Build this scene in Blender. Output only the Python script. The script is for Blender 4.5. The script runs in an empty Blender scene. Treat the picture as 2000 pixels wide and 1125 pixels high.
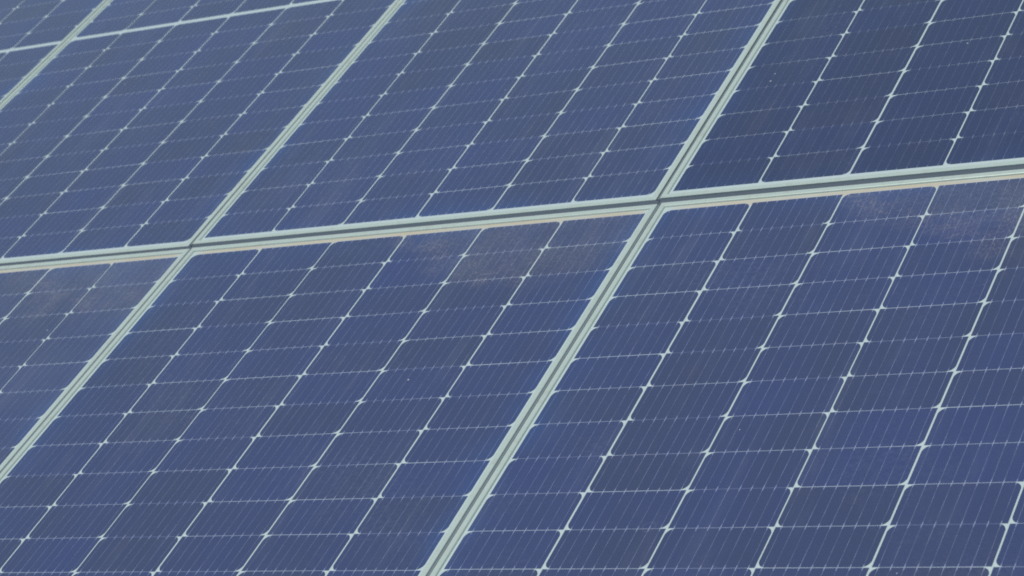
import bpy, bmesh, math, random
from mathutils import Matrix, Vector, Euler

scene = bpy.context.scene
COL = scene.collection

# ------------------------------------------------------------------ camera, sky, sun, exposure
TILT = math.radians(-8.0)                 # the array leans away from the viewer (low edge far side)
BASE = Matrix.Translation((0, 0, 1.7)) @ Matrix.Rotation(TILT, 4, 'X')
RC = ((0.853098516497343, 0.388215793860888, -0.34858487997472454),
      (-0.06653782743381659, -0.5817022415119972, -0.8106757696779916),
      (-0.5174897474060913, 0.7147803855848865, -0.47041828377806594))
CP = Vector((1.9580614668383494, -3.2061016943761134, 1.956956898671685))
M = Matrix.Identity(4)
for r in range(3):
    M[r][0] = RC[0][r]; M[r][1] = -RC[1][r]; M[r][2] = -RC[2][r]; M[r][3] = CP[r]
cam_data = bpy.data.cameras.new("camera")
cam = bpy.data.objects.new("camera", cam_data)
COL.objects.link(cam)
cam.matrix_world = BASE @ M
cam_data.sensor_width = 36.0
cam_data.lens = 4.719221 / 2.0 * 36.0
cam_data.clip_start = 0.05
cam_data.clip_end = 2000
cam_data.dof.use_dof = True
cam_data.dof.focus_distance = 3.75
cam_data.dof.aperture_fstop = 10.0
scene.camera = cam

world = bpy.data.worlds.new("World")
scene.world = world
world.use_nodes = True
wn = world.node_tree.nodes; wl = world.node_tree.links
wn.clear()
wo = wn.new('ShaderNodeOutputWorld'); wb = wn.new('ShaderNodeBackground'); sk = wn.new('ShaderNodeTexSky')
sun_dir = (BASE.to_3x3() @ Vector((-0.07, -0.05, 0.996))).normalized()
SUN_EL = math.asin(sun_dir.z)
SUN_AZ = math.atan2(sun_dir.x, sun_dir.y)
sk.sky_type = 'NISHITA'; sk.sun_disc = False
sk.sun_elevation = SUN_EL; sk.sun_rotation = SUN_AZ
sk.air_density = 1.0; sk.dust_density = 1.0; sk.ozone_density = 1.6
wb.inputs['Strength'].default_value = 0.10
wl.new(sk.outputs[0], wb.inputs[0]); wl.new(wb.outputs[0], wo.inputs[0])

sun_data = bpy.data.lights.new("sun", 'SUN')
sun_data.energy = 2.6
sun_data.angle = math.radians(0.53)
sun_data.color = (1.0, 0.95, 0.87)
sun = bpy.data.objects.new("sun", sun_data)
sun.rotation_euler = sun_dir.to_track_quat('Z', 'Y').to_euler()
sun.location = sun_dir * 20
COL.objects.link(sun)

scene.view_settings.view_transform = 'Standard'
scene.view_settings.look = 'None'
scene.view_settings.gamma = 1.0
scene.view_settings.use_curve_mapping = False
scene.view_settings.exposure = -0.12
scene.cycles.use_denoising = False
scene.cycles.filter_width = 1.8

# ------------------------------------------------------------------ node helpers
class N:
    """small wrapper to write node maths"""
    def __init__(self, name):
        self.m = bpy.data.materials.new(name); self.m.use_nodes = True
        self.t = self.m.node_tree; self.t.nodes.clear()
        self.out = self.t.nodes.new('ShaderNodeOutputMaterial')
        self.b = self.t.nodes.new('ShaderNodeBsdfPrincipled')
        self.t.links.new(self.b.outputs[0], self.out.inputs['Surface'])
    def set(self, sock, v):
        if isinstance(v, bpy.types.NodeSocket): self.t.links.new(v, sock)
        else: sock.default_value = v
    def math(self, op, a, b=0.0, c=0.0, clamp=False):
        n = self.t.nodes.new('ShaderNodeMath'); n.operation = op; n.use_clamp = clamp
        self.set(n.inputs[0], a); self.set(n.inputs[1], b); self.set(n.inputs[2], c)
        return n.outputs[0]
    def uv(self, name):
        n = self.t.nodes.new('ShaderNodeUVMap'); n.uv_map = name
        s = self.t.nodes.new('ShaderNodeSeparateXYZ'); self.t.links.new(n.outputs[0], s.inputs[0])
        return n.outputs[0], s.outputs[0], s.outputs[1]
    def attr(self, name):
        n = self.t.nodes.new('ShaderNodeAttribute'); n.attribute_name = name
        s = self.t.nodes.new('ShaderNodeSeparateColor'); self.t.links.new(n.outputs['Color'], s.inputs[0])
        return s.outputs[0], s.outputs[1], s.outputs[2]
    def seeded(self, vec, name="tone"):
        n = self.t.nodes.new('ShaderNodeAttribute'); n.attribute_name = name
        c = self.t.nodes.new('ShaderNodeCombineXYZ')
        self.set(c.inputs[0], self.math('MULTIPLY', n.outputs['Alpha'], 13.7))
        self.set(c.inputs[1], self.math('MULTIPLY', n.outputs['Alpha'], 29.3))
        v = self.t.nodes.new('ShaderNodeVectorMath'); v.operation = 'ADD'
        self.set(v.inputs[0], vec); self.set(v.inputs[1], c.outputs[0])
        return v.outputs[0]
    def noise(self, vec, scale, detail=2.0, rough=0.5):
        n = self.t.nodes.new('ShaderNodeTexNoise'); self.set(n.inputs['Vector'], vec)
        n.inputs['Scale'].default_value = scale; n.inputs['Detail'].default_value = detail
        n.inputs['Roughness'].default_value = rough
        return n.outputs[0]
    def scale(self, vec, s):
        n = self.t.nodes.new('ShaderNodeMapping'); self.set(n.inputs[0], vec); n.inputs['Scale'].default_value = s
        return n.outputs[0]
    def ramp(self, v, a, b, lo=0.0, hi=1.0, smooth=True):
        n = self.t.nodes.new('ShaderNodeMapRange'); n.interpolation_type = 'SMOOTHSTEP' if smooth else 'LINEAR'
        self.set(n.inputs[0], v); self.set(n.inputs[1], a); self.set(n.inputs[2], b)
        self.set(n.inputs[3], lo); self.set(n.inputs[4], hi)
        return n.outputs[0]
    def mix(self, f, a, b):
        n = self.t.nodes.new('ShaderNodeMix'); n.data_type = 'RGBA'
        self.set(n.inputs[0], f)
        for k, v in ((6, a), (7, b)):
            if isinstance(v, tuple) and len(v) == 3: v = (*v, 1)
            self.set(n.inputs[k], v)
        return n.outputs[2]
    def obj(self):
        return self.t.nodes.new('ShaderNodeTexCoord').outputs['Object']

def dust_masks(g, s, t, flag, pv):
    """fan of settled dust below the upper frame edge of the lower panels. t = metres below that edge;
    flag = where along the edge the fan starts (0: no fan)"""
    on = g.math('GREATER_THAN', flag, 0.05)
    ph = g.math('MULTIPLY', g.math('SUBTRACT', s, flag), math.pi / 0.74)
    ph = g.math('MAXIMUM', g.math('MINIMUM', ph, math.pi), 0.0)
    T = g.math('MULTIPLY', g.math('SINE', ph), 0.20)
    wob = g.math('MULTIPLY', g.math('SUBTRACT', g.noise(pv, 7.0, 5.0, 0.7), 0.5), 0.20)
    d = g.math('SUBTRACT', g.math('ADD', T, wob), t)
    start = g.ramp(g.math('SUBTRACT', s, flag), -0.05, 0.05)
    patch = g.ramp(g.noise(g.scale(pv, (1.0, 0.6, 1.0)), 13.0, 5.0, 0.7), 0.36, 0.68)
    fan = g.math('MULTIPLY', g.math('MULTIPLY', g.ramp(d, -0.05, 0.06), on), g.math('MULTIPLY', start, g.math('ADD', 0.35, g.math('MULTIPLY', patch, 0.65))))
    rim = g.math('SUBTRACT', g.ramp(d, -0.05, 0.010), g.ramp(d, 0.020, 0.10, 0.0, 0.85))
    brk = g.ramp(g.noise(pv, 16.0, 4.0, 0.65), 0.38, 0.66)
    fade = g.ramp(g.math('SUBTRACT', s, flag), 0.28, 0.50, 1.0, 0.3)
    rim = g.math('MULTIPLY', g.math('MULTIPLY', g.math('MULTIPLY', rim, start), g.math('MULTIPLY', brk, fade)), on)
    return fan, rim

# ------------------------------------------------------------------ materials
def mat_cell():
    g = N("monocrystalline_cell")
    pv, s, t = g.uv("panel")
    cv, x, y = g.uv("cell")                     # x across (0..0.166), y = metres from nearest cut edge
    tone, flag, rnd = g.attr("tone"); pv = g.seeded(pv)
    # silicon: slightly different blue-violet from cell to cell, faint cloudy bands
    band = g.noise(g.scale(pv, (9.0, 1.6, 1.0)), 1.0, 2.0, 0.5)
    cloud = g.noise(pv, 45.0, 3.0, 0.6)
    f = g.math('ADD', g.math('MULTIPLY', tone, 0.62), g.math('MULTIPLY', g.math('SUBTRACT', band, 0.36), 1.3))
    f = g.math('ADD', f, g.math('MULTIPLY', g.math('SUBTRACT', cloud, 0.5), 0.35), clamp=True)
    col = g.mix(f, CELL_A, CELL_B)
    # blue glow beside the bright frames, painted into the cells towards the module edge
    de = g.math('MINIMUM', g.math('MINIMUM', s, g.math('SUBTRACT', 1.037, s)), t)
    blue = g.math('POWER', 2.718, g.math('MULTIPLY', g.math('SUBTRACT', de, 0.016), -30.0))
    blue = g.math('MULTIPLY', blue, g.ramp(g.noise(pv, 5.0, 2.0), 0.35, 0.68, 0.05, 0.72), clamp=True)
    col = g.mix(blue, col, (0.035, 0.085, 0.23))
    # solder wires (nine) with wider pads at the cut edges
    sp = 0.166 / 9.0
    wob = g.math('MULTIPLY', g.math('SUBTRACT', g.noise(g.scale(pv, (40.0, 12.0, 1)), 1.0, 1.0), 0.5), 0.0012)
    fx = g.math('FRACT', g.math('DIVIDE', g.math('ADD', x, wob), sp))
    dx = g.math('MULTIPLY', g.math('ABSOLUTE', g.math('SUBTRACT', fx, 0.5)), sp)
    pad = g.ramp(y, 0.0035, 0.0085, 1.0, 0.0)
    half = g.math('ADD', 0.00024, g.math('MULTIPLY', pad, 0.00042))
    wire = g.math('LESS_THAN', dx, half)
    glint = g.ramp(g.noise(g.scale(pv, (60.0, 26.0, 1)), 1.0, 2.0), 0.35, 0.68, 0.35, 1.0)
    amt = g.math('MULTIPLY', wire, g.math('MAXIMUM', g.math('MULTIPLY', glint, 0.75), g.math('MULTIPLY', pad, 0.80)))
    col = g.mix(amt, col, (0.34, 0.40, 0.55))
    # pale violet edge along the cut sides, then one panel's darker reflection painted in
    edge = g.ramp(y, 0.0003, 0.0011, 0.38, 0.0)
    col = g.mix(edge, col, (0.22, 0.26, 0.46))
    col = g.mix(g.math('MULTIPLY', g.math('MAXIMUM', rnd, 0.0), 0.40), col, (0.006, 0.012, 0.040))
    film = g.math('MULTIPLY', g.math('MAXIMUM', g.math('MULTIPLY', rnd, -1.0), 0.0), g.ramp(g.noise(pv, 4.0, 3.0), 0.3, 0.7, 0.0, 0.065))
    col = g.mix(film, col, (0.32, 0.36, 0.38))
    # dust
    fan, rim = dust_masks(g, s, t, flag, pv)
    speck = g.noise(g.scale(pv, (1.0, 0.55, 1.0)), 230.0, 3.0, 0.75)
    sm = g.ramp(speck, 0.44, 0.66)
    col = g.mix(g.math('MULTIPLY', fan, g.math('ADD', 0.10, g.math('MULTIPLY', sm, 0.17))), col, (0.31, 0.34, 0.38))
    col = g.mix(g.math('MULTIPLY', rim, g.math('ADD', 0.02, g.math('MULTIPLY', sm, 0.29))), col, (0.36, 0.31, 0.27))
    # tan silt line right against the frame
    silt = g.math('MULTIPLY', g.ramp(t, 0.0, 0.022, 1.0, 0.0), g.math('GREATER_THAN', flag, 0.05))
    silt = g.math('MULTIPLY', silt, g.ramp(g.noise(pv, 24.0, 3.0), 0.42, 0.66))
    col = g.mix(g.math('MULTIPLY', silt, 0.5), col, (0.42, 0.36, 0.30))
    # loose fine grit all over the glass
    grit = g.ramp(g.noise(pv, 650.0, 1.0, 0.5), 0.62, 0.80)
    col = g.mix(g.math('MULTIPLY', grit, 0.12), col, (0.4, 0.42, 0.44))
    vo = g.t.nodes.new('ShaderNodeTexVoronoi'); g.set(vo.inputs['Vector'], pv); vo.inputs['Scale'].default_value = 38.0
    rr = g.t.nodes.new('ShaderNodeSeparateColor'); g.t.links.new(vo.outputs['Color'], rr.inputs[0])
    dot = g.math('MULTIPLY', g.math('LESS_THAN', vo.outputs['Distance'], g.math('MULTIPLY', rr.outputs[1], 0.075)),
                 g.math('GREATER_THAN', rr.outputs[0], 0.955))
    col = g.mix(g.math('MULTIPLY', dot, 0.75), col, (0.55, 0.58, 0.60))
    blot = g.ramp(g.noise(pv, 3.2, 6.0, 0.68), 0.46, 0.72)
    fineb = g.ramp(g.noise(pv, 120.0, 3.0, 0.7), 0.40, 0.70)
    col = g.mix(g.math('MULTIPLY', g.math('MULTIPLY', blot, fineb), 0.085), col, (0.36, 0.38, 0.40))
    v2 = g.t.nodes.new('ShaderNodeTexVoronoi'); g.set(v2.inputs['Vector'], pv); v2.inputs['Scale'].default_value = 9.0
    r2 = g.t.nodes.new('ShaderNodeSeparateColor'); g.t.links.new(v2.outputs['Color'], r2.inputs[0])
    rad = g.math('ADD', 0.05, g.math('MULTIPLY', r2.outputs[1], 0.07))
    dd = g.math('ABSOLUTE', g.math('SUBTRACT', g.math('ADD', v2.outputs['Distance'], g.math('MULTIPLY', fineb, 0.02)), rad))
    rg = g.math('MULTIPLY', g.ramp(dd, 0.0, 0.022, 1.0, 0.0), g.math('GREATER_THAN', r2.outputs[0], 0.88))
    col = g.mix(g.math('MULTIPLY', rg, 0.055), col, (0.45, 0.46, 0.46))
    # long faint smears left by rain
    smear = g.ramp(g.noise(g.scale(pv, (16.0, 2.2, 1.0)), 1.0, 4.0, 0.65), 0.50, 0.75)
    col = g.mix(g.math('MULTIPLY', smear, 0.05), col, (0.4, 0.42, 0.45))
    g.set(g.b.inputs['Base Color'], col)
    g.b.inputs['Roughness'].default_value = 0.55
    g.b.inputs['Specular IOR Level'].default_value = 0.25
    g.b.inputs['Coat Weight'].default_value = 1.0
    g.b.inputs['Coat IOR'].default_value = 1.42
    g.set(g.b.inputs['Coat Roughness'], g.math('ADD', 0.09, g.math('MULTIPLY', g.noise(pv, 30.0, 3.0), 0.10)))
    return g.m

CELL_A = (0.037, 0.057, 0.157)
CELL_B = (0.041, 0.056, 0.114)

def mat_sheet():
    g = N("white_backsheet")
    pv, s, t = g.uv("panel")
    tone, flag, rnd = g.attr("tone"); pv = g.seeded(pv)
    n = g.noise(pv, 30.0, 3.0)
    col = g.mix(n, (0.50, 0.61, 0.58), (0.54, 0.65, 0.61))
    silt = g.math('MULTIPLY', g.ramp(t, 0.010, 0.028, 1.0, 0.6), g.math('GREATER_THAN', flag, 0.05))
    near = g.math('MULTIPLY', g.math('LESS_THAN', t, 0.03), g.ramp(g.noise(g.scale(pv, (9, 60, 1)), 1.0, 3.0), 0.28, 0.62, 0.55, 1.0))
    endf = g.math('MULTIPLY', g.ramp(s, 0.010, 0.05), g.ramp(s, 1.005, 1.03, 1.0, 0.0))
    col = g.mix(g.math('MULTIPLY', g.math('MULTIPLY', silt, g.math('MULTIPLY', near, endf)), 0.9), col, (0.58, 0.48, 0.30))
    fan, rim = dust_masks(g, s, t, flag, pv)
    col = g.mix(g.math('MULTIPLY', fan, 0.10), col, (0.4, 0.40, 0.38))
    g.set(g.b.inputs['Base Color'], col)
    g.b.inputs['Roughness'].default_value = 0.6
    g.b.inputs['Specular IOR Level'].default_value = 0.2
    g.b.inputs['Coat Weight'].default_value = 1.0
    g.b.inputs['Coat IOR'].default_value = 1.42
    g.b.inputs['Coat Roughness'].default_value = 0.12
    return g.m

def mat_frame():
    g = N("anodised_aluminium")
    o = g.obj()
    n = g.noise(g.scale(o, (3, 3, 3)), 6.0, 4.0, 0.6)
    n2 = g.noise(o, 260.0, 2.0, 0.6)
    col = g.mix(n, (0.52, 0.63, 0.53), (0.58, 0.68, 0.59))
    col = g.mix(g.math('MULTIPLY', g.ramp(n2, 0.55, 0.75), 0.25), col, (0.42, 0.44, 0.38))
    gr = g.ramp(g.noise(o, 34.0, 5.0, 0.7), 0.50, 0.72)
    col = g.mix(g.math('MULTIPLY', gr, 0.28), col, (0.38, 0.36, 0.28))
    g.set(g.b.inputs['Base Color'], col)
    g.b.inputs['Metallic'].default_value = 0.25
    g.b.inputs['Roughness'].default_value = 0.42
    return g.m

def mat_simple(name, a, b, scale, rough=0.9, metal=0.0):
    g = N(name)
    o = g.obj()
    g.set(g.b.inputs['Base Color'], g.mix(g.noise(o, scale, 5.0, 0.65), a, b))
    g.b.inputs['Roughness'].default_value = rough
    g.b.inputs['Metallic'].default_value = metal
    return g.m

M_CELL = mat_cell(); M_SHEET = mat_sheet(); M_FRAME = mat_frame()
M_GALV = mat_simple("galvanised_steel", (0.28, 0.30, 0.31), (0.42, 0.44, 0.45), 18.0, 0.5, 0.4)

# ------------------------------------------------------------------ ground
def ground():
    bm = bmesh.new(); rnd = random.Random(4)
    k = 60; S = 400.0
    def c(i): q = (i / k - 0.5) * 2; return math.copysign(abs(q) ** 2.4, q) * S
    vs = [[bm.verts.new((c(i), c(j), rnd.uniform(-0.02, 0.02))) for j in range(k + 1)] for i in range(k + 1)]
    for i in range(k):
        for j in range(k): bm.faces.new((vs[i][j], vs[i + 1][j], vs[i + 1][j + 1], vs[i][j + 1]))
    me = bpy.data.meshes.new("ground"); bm.to_mesh(me); bm.free()
    me.materials.append(mat_simple("dry_grass_soil", (0.10, 0.10, 0.06), (0.24, 0.20, 0.14), 2.5, 0.95))
    o = bpy.data.objects.new("ground", me); COL.objects.link(o); o["kind"] = "structure"
ground()

# ------------------------------------------------------------------ solar panels
P = 1.043745            # pitch of the panels across
PW = 1.0370           # panel width (7 mm between neighbours)
CA, CB = 0.168, 0.085 # pitch of the cells
CW = 0.1651
ROW0 = 0.029112
V_EDGE = {1: 0.0087, 0: 0.0054}    # near outer edge of the upper / lower panels from the seam
LIPZ = 0.0030
V_FAR = 2 * (ROW0 + 12 * CB) - 0.0075

def new_obj(name, bm, mat, parent):
    me = bpy.data.meshes.new(name); bm.to_mesh(me); bm.free(); me.materials.append(mat)
    o = bpy.data.objects.new(name, me); COL.objects.link(o); o.parent = parent
    return o

def cell_outline(w, h, top):
    """half-cut pseudo-square cell: two clipped corners on its uncut side"""
    a = 0.0122; pts = []
    def arc(cx, cy, sx, sy, rev):
        q = []
        for n in range(5):
            f = n / 4
            x = a * (1 - f); y = a * f
            b = 0.17 * a * math.sin(math.pi * f)
            q.append((cx - sx * (x * 1.0) + sx * b, cy - sy * y + sy * b))
        return q[::-1] if rev else q
    y1 = h / 2; x1 = w / 2
    if top:
        pts = [(-x1, -y1), (x1, -y1)] + arc(x1, y1, 1, 1, True) + arc(-x1, y1, -1, 1, False)
    else:
        pts = arc(-x1, -y1, -1, -1, True) + arc(x1, -y1, 1, -1, False) + [(x1, y1), (-x1, y1)]
    return pts

def add_cell(bm, L, c, r, q):
    """L = (panel uv, cell uv, tone layer)"""
    x0, y0, x1, y1, rz, top, tone, flag, rnd, org = q
    w, h = x1 - x0, y1 - y0
    pts = cell_outline(w, h, top)
    cx, cy = (x0 + x1) / 2, (y0 + y1) / 2
    vs = []
    for (px, py) in pts:
        vs.append(bm.verts.new((cx + px - py * rz, cy + py + px * rz, 0)))
    # inner line of vertices is not needed: one n-gon per cell, y folded in two strips for the pad mask
    f = bm.faces.new(vs)
    if f.normal.z < 0: f.normal_flip()
    return f, (cx, cy, w, h)

def build_cells(name, specs, parent, sgn, edge, u0):
    bm = bmesh.new()
    up = bm.loops.layers.uv.new("panel"); uc = bm.loops.layers.uv.new("cell")
    tl = bm.loops.layers.float_color.new("tone")
    for q in specs:
        x0, y0, x1, y1, rz, top, tone, flag, rnd, org = q
        w, h = x1 - x0, y1 - y0
        pts = cell_outline(w, h, top); cx, cy = (x0 + x1) / 2, (y0 + y1) / 2
        # split at y = 0 so that «distance from nearest cut edge» stays linear per face
        lower = [p for p in pts if p[1] < -1e-9]; upper = [p for p in pts if p[1] > 1e-9]
        xa = w / 2
        mids = [(-xa, 0.0), (xa, 0.0)]
        lower = sorted(lower, key=lambda p: 0)   # order kept
        if top:
            lo = [(-xa, -h / 2), (xa, -h / 2), (xa, 0), (-xa, 0)]
            hi = [(-xa, 0), (xa, 0)] + pts[2:]
        else:
            n = len(pts) - 2
            lo = pts[:n] + [(xa, 0), (-xa, 0)]
            hi = [(-xa, 0), (xa, 0), (xa, h / 2), (-xa, h / 2)]
        for poly, s in ((lo, -1), (hi, 1)):
            vs = [bm.verts.new((cx + a - b * rz, cy + b + a * rz, 0)) for a, b in poly]
            f = bm.faces.new(vs)
            f.normal_update()
            flip = f.normal.z < 0
            loc = {v: ab for v, ab in zip(vs, poly)}
            if flip: f.normal_flip()
            for lp in f.loops:
                a, b = loc[lp.vert]
                lp[up].uv = (lp.vert.co.x - u0, abs(lp.vert.co.y) - edge)
                lp[uc].uv = ((a + w / 2) * 0.166 / w, h / 2 - abs(b))
                lp[tl] = (tone, flag, rnd, org)
    return new_obj(name, bm, M_CELL, parent)

def ring(bm, loops):
    rows = []
    for (xa, xb, ya, yb, z) in loops:
        rows.append([bm.verts.new(p) for p in ((xa, ya, z), (xb, ya, z), (xb, yb, z), (xa, yb, z))])
    for a, b in zip(rows, rows[1:]):
        for k in range(4):
            bm.faces.new((a[k], a[(k + 1) % 4], b[(k + 1) % 4], b[k]))

FIT = {  # millimetre-scale misalignment of the panels on their rails: shift (m) and rotation (rad)
    (0, 1): (-0.002876, 0.000321, 0.000106, -0.000124, -4.4e-05, -0.001499),
    (1, 0): (0.002231, -0.000933, 8.6e-05, 0.000241, 8.1e-05, -0.003433),
    (0, 0): (0.001809, 0.000918, -0.000316, -0.00024, -0.000222, -0.002729),
    (1, 1): (-0.001697, 0.001086, 0.000189, -0.000509, 0.000282, -0.002985),
    (-1, 1): (0.000534, -0.001392, -6.5e-05, -1.7e-05, 0.000455, -0.005165),
    (-1, 0): (0.0034, 0.0012, 0.0, 0.0, 0.0, -0.0042),
    (-2, 1): (0.0010, -0.0014, 0.0, 0.0, 0.0, -0.005),
}
DARK = {(1, 1): 1.0, (-1, 0): -1.0}      # 1: darker reflection painted into the cells, -1: dusty film
FAN = {0: 0.47, 1: 0.33, -1: 0.54}      # where the dust fan starts along the upper edge of a lower panel
LABELS = {
    (0, 1): "solar panel in the top middle, above the wide horizontal seam",
    (1, 1): "darkest blue solar panel filling the top right corner above the wide horizontal seam",
    (0, 0): "solar panel in the lower middle with a brownish dust smear below its top frame",
    (1, 0): "solar panel filling the lower right corner, large and mostly clean",
    (-1, 0): "greyish dusty solar panel at the left edge, below the wide seam",
    (-1, 1): "solar panel in the upper left, crossed near its top by a thin white strip",
    (-2, 1): "solar panel cut off in the top left corner, only a small triangle showing",
    (-2, 0): "solar panel beyond the left edge of the photo in the lower row",
    (-3, 1): "solar panel far beyond the top left corner in the upper row",
    (-3, 0): "solar panel at the far left end of the lower row, outside the picture",
    (2, 1): "solar panel beyond the right edge of the photo in the upper row",
    (2, 0): "solar panel beyond the right edge of the photo in the lower row",
}
W2C = cam.matrix_world.inverted()
def in_frame(p, margin=0.0):
    c = W2C @ p
    if c.z > -0.1: return False
    x = c.x / -c.z * 4.719221 / 2; y = c.y / -c.z * 4.719221 / 2
    return abs(x) < 0.5 + margin and abs(y) < 0.28125 + margin

def make_panel(i, j):
    rnd = random.Random(1000 + i * 37 + j * 11)
    sgn = 1 if j else -1
    fit = FIT.get((i, j))
    if fit is None:
        fit = tuple(rnd.uniform(-1, 1) * k for k in (0.0007, 0.0007, 0.001, 0.0012, 0.0012, 0.0008))
    uc = (i - 0.5) * P
    piv = Vector((uc, 0.9 * sgn, 0))
    root = bpy.data.objects.new("solar_panel", None); COL.objects.link(root)
    root.empty_display_size = 0.3
    pose = Matrix.Translation(piv + Vector(fit[:3])) @ Euler(fit[3:6]).to_matrix().to_4x4() @ Matrix.Translation(-piv)
    # root stands at the near-seam middle of the panel
    loc0 = Matrix.Translation((uc, 0, 0))
    root.matrix_world = BASE @ pose @ loc0
    root["label"] = LABELS[(i, j)]; root["category"] = "solar panel"; root["group"] = "solar panels of the array"
    e = V_EDGE[j]
    xa, xb = -PW / 2, PW / 2
    # frame: hollow-looking aluminium profile, outer wall, top lip, inner drop, bottom flange
    ya, yb = (e, V_FAR) if j else (-V_FAR, -e)
    ls, le = 0.0112, 0.0126
    H = 0.035
    bm = bmesh.new()
    B = 0.0006
    loops = []
    for ins_s, ins_e, z in ((0.028, 0.028, LIPZ - H), (0, 0, LIPZ - H), (0, 0, LIPZ - B), (B, B, LIPZ), (ls - 0.0022, le - 0.0022, LIPZ),
                            (ls - 0.0012, le - 0.0012, LIPZ - 0.0006), (ls, le, -0.0004)):
        loops.append((xa + ins_s, xb - ins_s, ya + ins_e, yb - ins_e, z))
    ring(bm, loops)
    new_obj("frame", bm, M_FRAME, root)
    # white backsheet slab
    bm = bmesh.new()
    up = bm.loops.layers.uv.new("panel"); tl = bm.loops.layers.float_color.new("tone")
    z1 = -0.00012
    x0, x1, y0, y1 = xa + 0.004, xb - 0.004, ya + 0.004, yb - 0.004
    v = [bm.verts.new(p) for p in ((x0, y0, z1), (x1, y0, z1), (x1, y1, z1), (x0, y1, z1),
                                   (x0, y0, z1 - 0.005), (x1, y0, z1 - 0.005), (x1, y1, z1 - 0.005), (x0, y1, z1 - 0.005))]
    for idx in ((0, 1, 2, 3), (7, 6, 5, 4), (0, 4, 5, 1), (1, 5, 6, 2), (2, 6, 7, 3), (3, 7, 4, 0)):
        bm.faces.new([v[k] for k in idx])
    flag = 0.0 if j else FAN.get(i, 0.6)
    seed = ((i + 4) * 2 + j) / 16.0
    for f in bm.faces:
        for lp in f.loops:
            lp[up].uv = (lp.vert.co.x - xa, abs(lp.vert.co.y) - e - 0.0)
            lp[tl] = (0, flag, 0, seed)
    bs = new_obj("backsheet", bm, M_SHEET, root)
    # cells
    specs = []
    colj = [rnd.uniform(-0.0005, 0.0005) for _ in range(6)]
    for c in range(6):
        ct = rnd.uniform(-0.12, 0.12)
        for r in range(24):
            hh = CB - max(0.0, rnd.uniform(0.0001, 0.0016))
            cy = ROW0 + (r + 0.5) * CB
            a = ROW0 + r * CB; b = a + CB
            g1 = rnd.uniform(0.0, 0.0006); g2 = rnd.uniform(-0.0001, 0.0005)
            a += g1; b -= g2
            if r == 0: a = ROW0 + (0.0030 if j else -0.0008)
            if r == 11: b = ROW0 + 12 * CB - 0.0075
            if r == 12: a = ROW0 + 12 * CB + 0.0075
            if r == 23: b = ROW0 + 24 * CB - 0.005
            cxm = (c - 2.5) * CA + colj[c]
            w = CW + rnd.uniform(-0.0003, 0.0003)
            # strings run alternately: clipped corners look towards +v on even columns of a half, mirrored past the middle
            lead = (c % 2 == 0)
            if (r >= 12): lead = not lead
            top = lead
            tone = min(1, max(0, 0.5 + ct + rnd.uniform(-0.5, 0.5)))
            if j: A, Bv = a, b
            else: A, Bv = -b, -a
            if not j and r >= 12: pass
            specs.append((cxm - w / 2, A, cxm + w / 2, Bv, rnd.uniform(-0.0022, 0.0022), top, tone, flag, DARK.get((i, j), 0.0), seed))
    MW = BASE @ pose @ loc0
    inv = []; rest = []
    for q in specs:
        c0 = MW @ Vector(((q[0] + q[2]) / 2, (q[1] + q[3]) / 2, 0))
        if in_frame(c0, 0.035): inv.append((-(W2C @ c0).z, q))
        else: rest.append(q)
    inv.sort(key=lambda a: a[0])
    rest += [q for _, q in inv[100:]]
    for _, q in inv[:100]:
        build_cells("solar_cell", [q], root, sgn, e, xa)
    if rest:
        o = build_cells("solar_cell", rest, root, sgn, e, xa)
        o["kind"] = "stuff"
    return root

for j in (1, 0):
    for i in range(-3, 3):
        make_panel(i, j)

# ------------------------------------------------------------------ filler strips added to brighten the shaded gaps
M_FILLER = mat_simple("slate_filler", (0.074, 0.100, 0.130), (0.095, 0.125, 0.152), 35.0, 0.7)
M_FILLER2 = mat_simple("pale_grey_filler", (0.15, 0.20, 0.21), (0.19, 0.24, 0.25), 35.0, 0.7)
def filler(mat4, x0, x1, y0, y1, along_x, label, mat=None):
    """low filler strip added to lighten a gap, with a shallow groove along its middle"""
    bm = bmesh.new()
    a0, a1 = (y0, y1) if along_x else (x0, x1)
    l0, l1 = (x0, x1) if along_x else (y0, y1)
    w = a1 - a0
    prof = [(a0, -0.012), (a0, 0.0), (a0 + w * 0.36, 0.0003), (a0 + w * 0.46, -0.0007), (a0 + w * 0.54, -0.0007), (a0 + w * 0.64, 0.0003), (a1, 0.0), (a1, -0.012)]
    rows = []
    nseg = 24
    for k in range(nseg + 1):
        l = l0 + (l1 - l0) * k / nseg
        rows.append([bm.verts.new((l, a, z) if along_x else (a, l, z)) for a, z in prof])
    for ra, rb in zip(rows, rows[1:]):
        for k in range(len(prof) - 1): bm.faces.new((ra[k], ra[k + 1], rb[k + 1], rb[k]))
        bm.faces.new((ra[-1], ra[0], rb[0], rb[-1]))
    bm.faces.new(rows[0]); bm.faces.new(rows[-1])
    bmesh.ops.recalc_face_normals(bm, faces=bm.faces[:])
    o = new_obj("gap_filler", bm, mat or M_FILLER, None); o.matrix_world = mat4
    o["label"] = label; o["category"] = "filler"; o["group"] = "filler strips added between the panels"
H_LAB = {0: "slate filler strip added in the wide seam, between the upper left and lower middle crossings", 1: "slate filler strip added in the wide seam, right of the crossing near the centre",
         -1: "slate filler strip added in the wide seam at the left edge", -2: "slate filler strip added in the wide seam beyond the left edge",
         -3: "slate filler strip added at the far left end of the wide seam", 2: "slate filler strip added in the wide seam beyond the right edge"}
H_LAB[0] = "slate filler strip added in the middle stretch of the wide seam, between two crossings"
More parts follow.
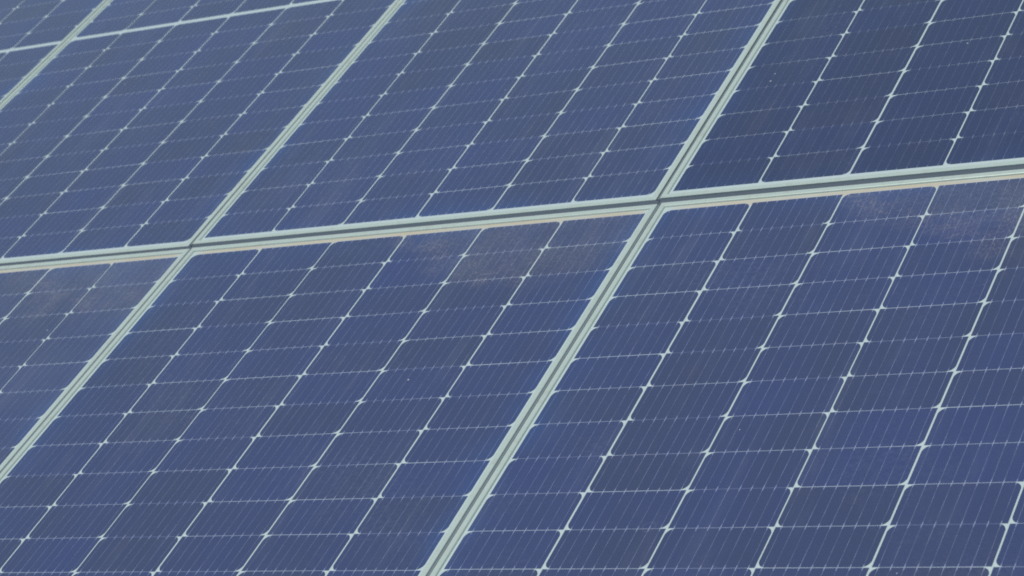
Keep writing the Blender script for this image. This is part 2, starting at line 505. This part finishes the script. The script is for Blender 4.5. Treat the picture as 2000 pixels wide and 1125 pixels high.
V_LAB = {(1, 1): "thin filler strip added in the sloping seam left of the darkest top right panel", (1, 0): "thin filler strip added in the sloping seam running down to the bottom edge",
         (0, 1): "thin filler strip added in the sloping seam left of the top middle panel", (0, 0): "thin filler strip added in the sloping seam running down to the left edge",
         (-1, 1): "thin filler strip added in the seam at the top left corner, crossing the thin white strip", (-1, 0): "thin filler strip added in the lower seam beyond the left edge",
         (-2, 1): "thin filler strip added in the upper seam beyond the left edge", (-2, 0): "thin filler strip added in the farthest left lower seam", (2, 1): "thin filler strip added in the upper seam beyond the right edge", (2, 0): "thin filler strip added in the lower seam beyond the right edge"}
def seam_pose(i):
    return BASE @ Matrix.Translation(((i - 0.5) * P, 0, 0.0010)) @ Matrix.Rotation(-0.0025, 4, 'Z')
for i in range(-3, 3):
    filler(seam_pose(i), -P / 2 + 0.0006, P / 2 - 0.0006, -V_EDGE[0] - 0.0008, V_EDGE[1] + 0.0008, True, H_LAB[i])
for (i, j), lab in V_LAB.items():
    y0, y1 = (0.0096, V_FAR) if j else (-V_FAR, -0.0064)
    mm = BASE @ Matrix.Translation(((i - 1) * P, 0.9 * (1 if j else -1), 0)) @ Matrix.Rotation(-0.0025, 4, 'Z') @ Matrix.Translation((0, -0.9 * (1 if j else -1), 0.0015))
    filler(mm, -0.0040, 0.0040, y0, y1, False, lab, M_FILLER2)

# ------------------------------------------------------------------ rack under the panels
def box(bm, x0, x1, y0, y1, z0, z1):
    v = [bm.verts.new(p) for p in ((x0, y0, z0), (x1, y0, z0), (x1, y1, z0), (x0, y1, z0), (x0, y0, z1), (x1, y0, z1), (x1, y1, z1), (x0, y1, z1))]
    for idx in ((3, 2, 1, 0), (4, 5, 6, 7), (0, 1, 5, 4), (1, 2, 6, 5), (2, 3, 7, 6), (3, 0, 4, 7)):
        bm.faces.new([v[k] for k in idx])

rail_labels = ["galvanised rail carrying the near half of the lower panels from below",
               "galvanised rail carrying the far half of the lower panels, below the seam's near side",
               "galvanised rail carrying the near half of the upper panels, below the seam's far side",
               "galvanised rail carrying the far half of the upper panels from below"]
for n, vv in enumerate((-1.60, -0.48, 0.48, 1.60)):
    bm = bmesh.new(); zt = LIPZ - 0.035 - 0.001
    box(bm, -3.72, 2.65, vv - 0.02, vv + 0.02, zt - 0.003, zt)
    box(bm, -3.72, 2.65, vv - 0.02, vv - 0.017, zt - 0.04, zt - 0.003)
    box(bm, -3.72, 2.65, vv + 0.017, vv + 0.02, zt - 0.04, zt - 0.003)
    o = new_obj("mounting_rail", bm, M_GALV, None); o.matrix_world = BASE
    o["label"] = rail_labels[n]; o["category"] = "rail"; o["group"] = "rails under the panels"
for uu, w1 in ((-3.2, "left end"), (-0.5, "middle"), (2.2, "right end")):
    for vv, w2 in ((-1.60, "front"), (1.60, "back")):
        top = BASE @ Vector((uu, vv, LIPZ - 0.08))
        bm = bmesh.new(); box(bm, -0.04, 0.04, -0.03, 0.03, -0.05, top.z)
        o = new_obj("support_post", bm, M_GALV, None); o.location = (top.x, top.y, 0)
        o["label"] = "steel post holding up the %s rail at the %s of the array" % (w2, w1)
        o["category"] = "post"; o["group"] = "posts under the array"
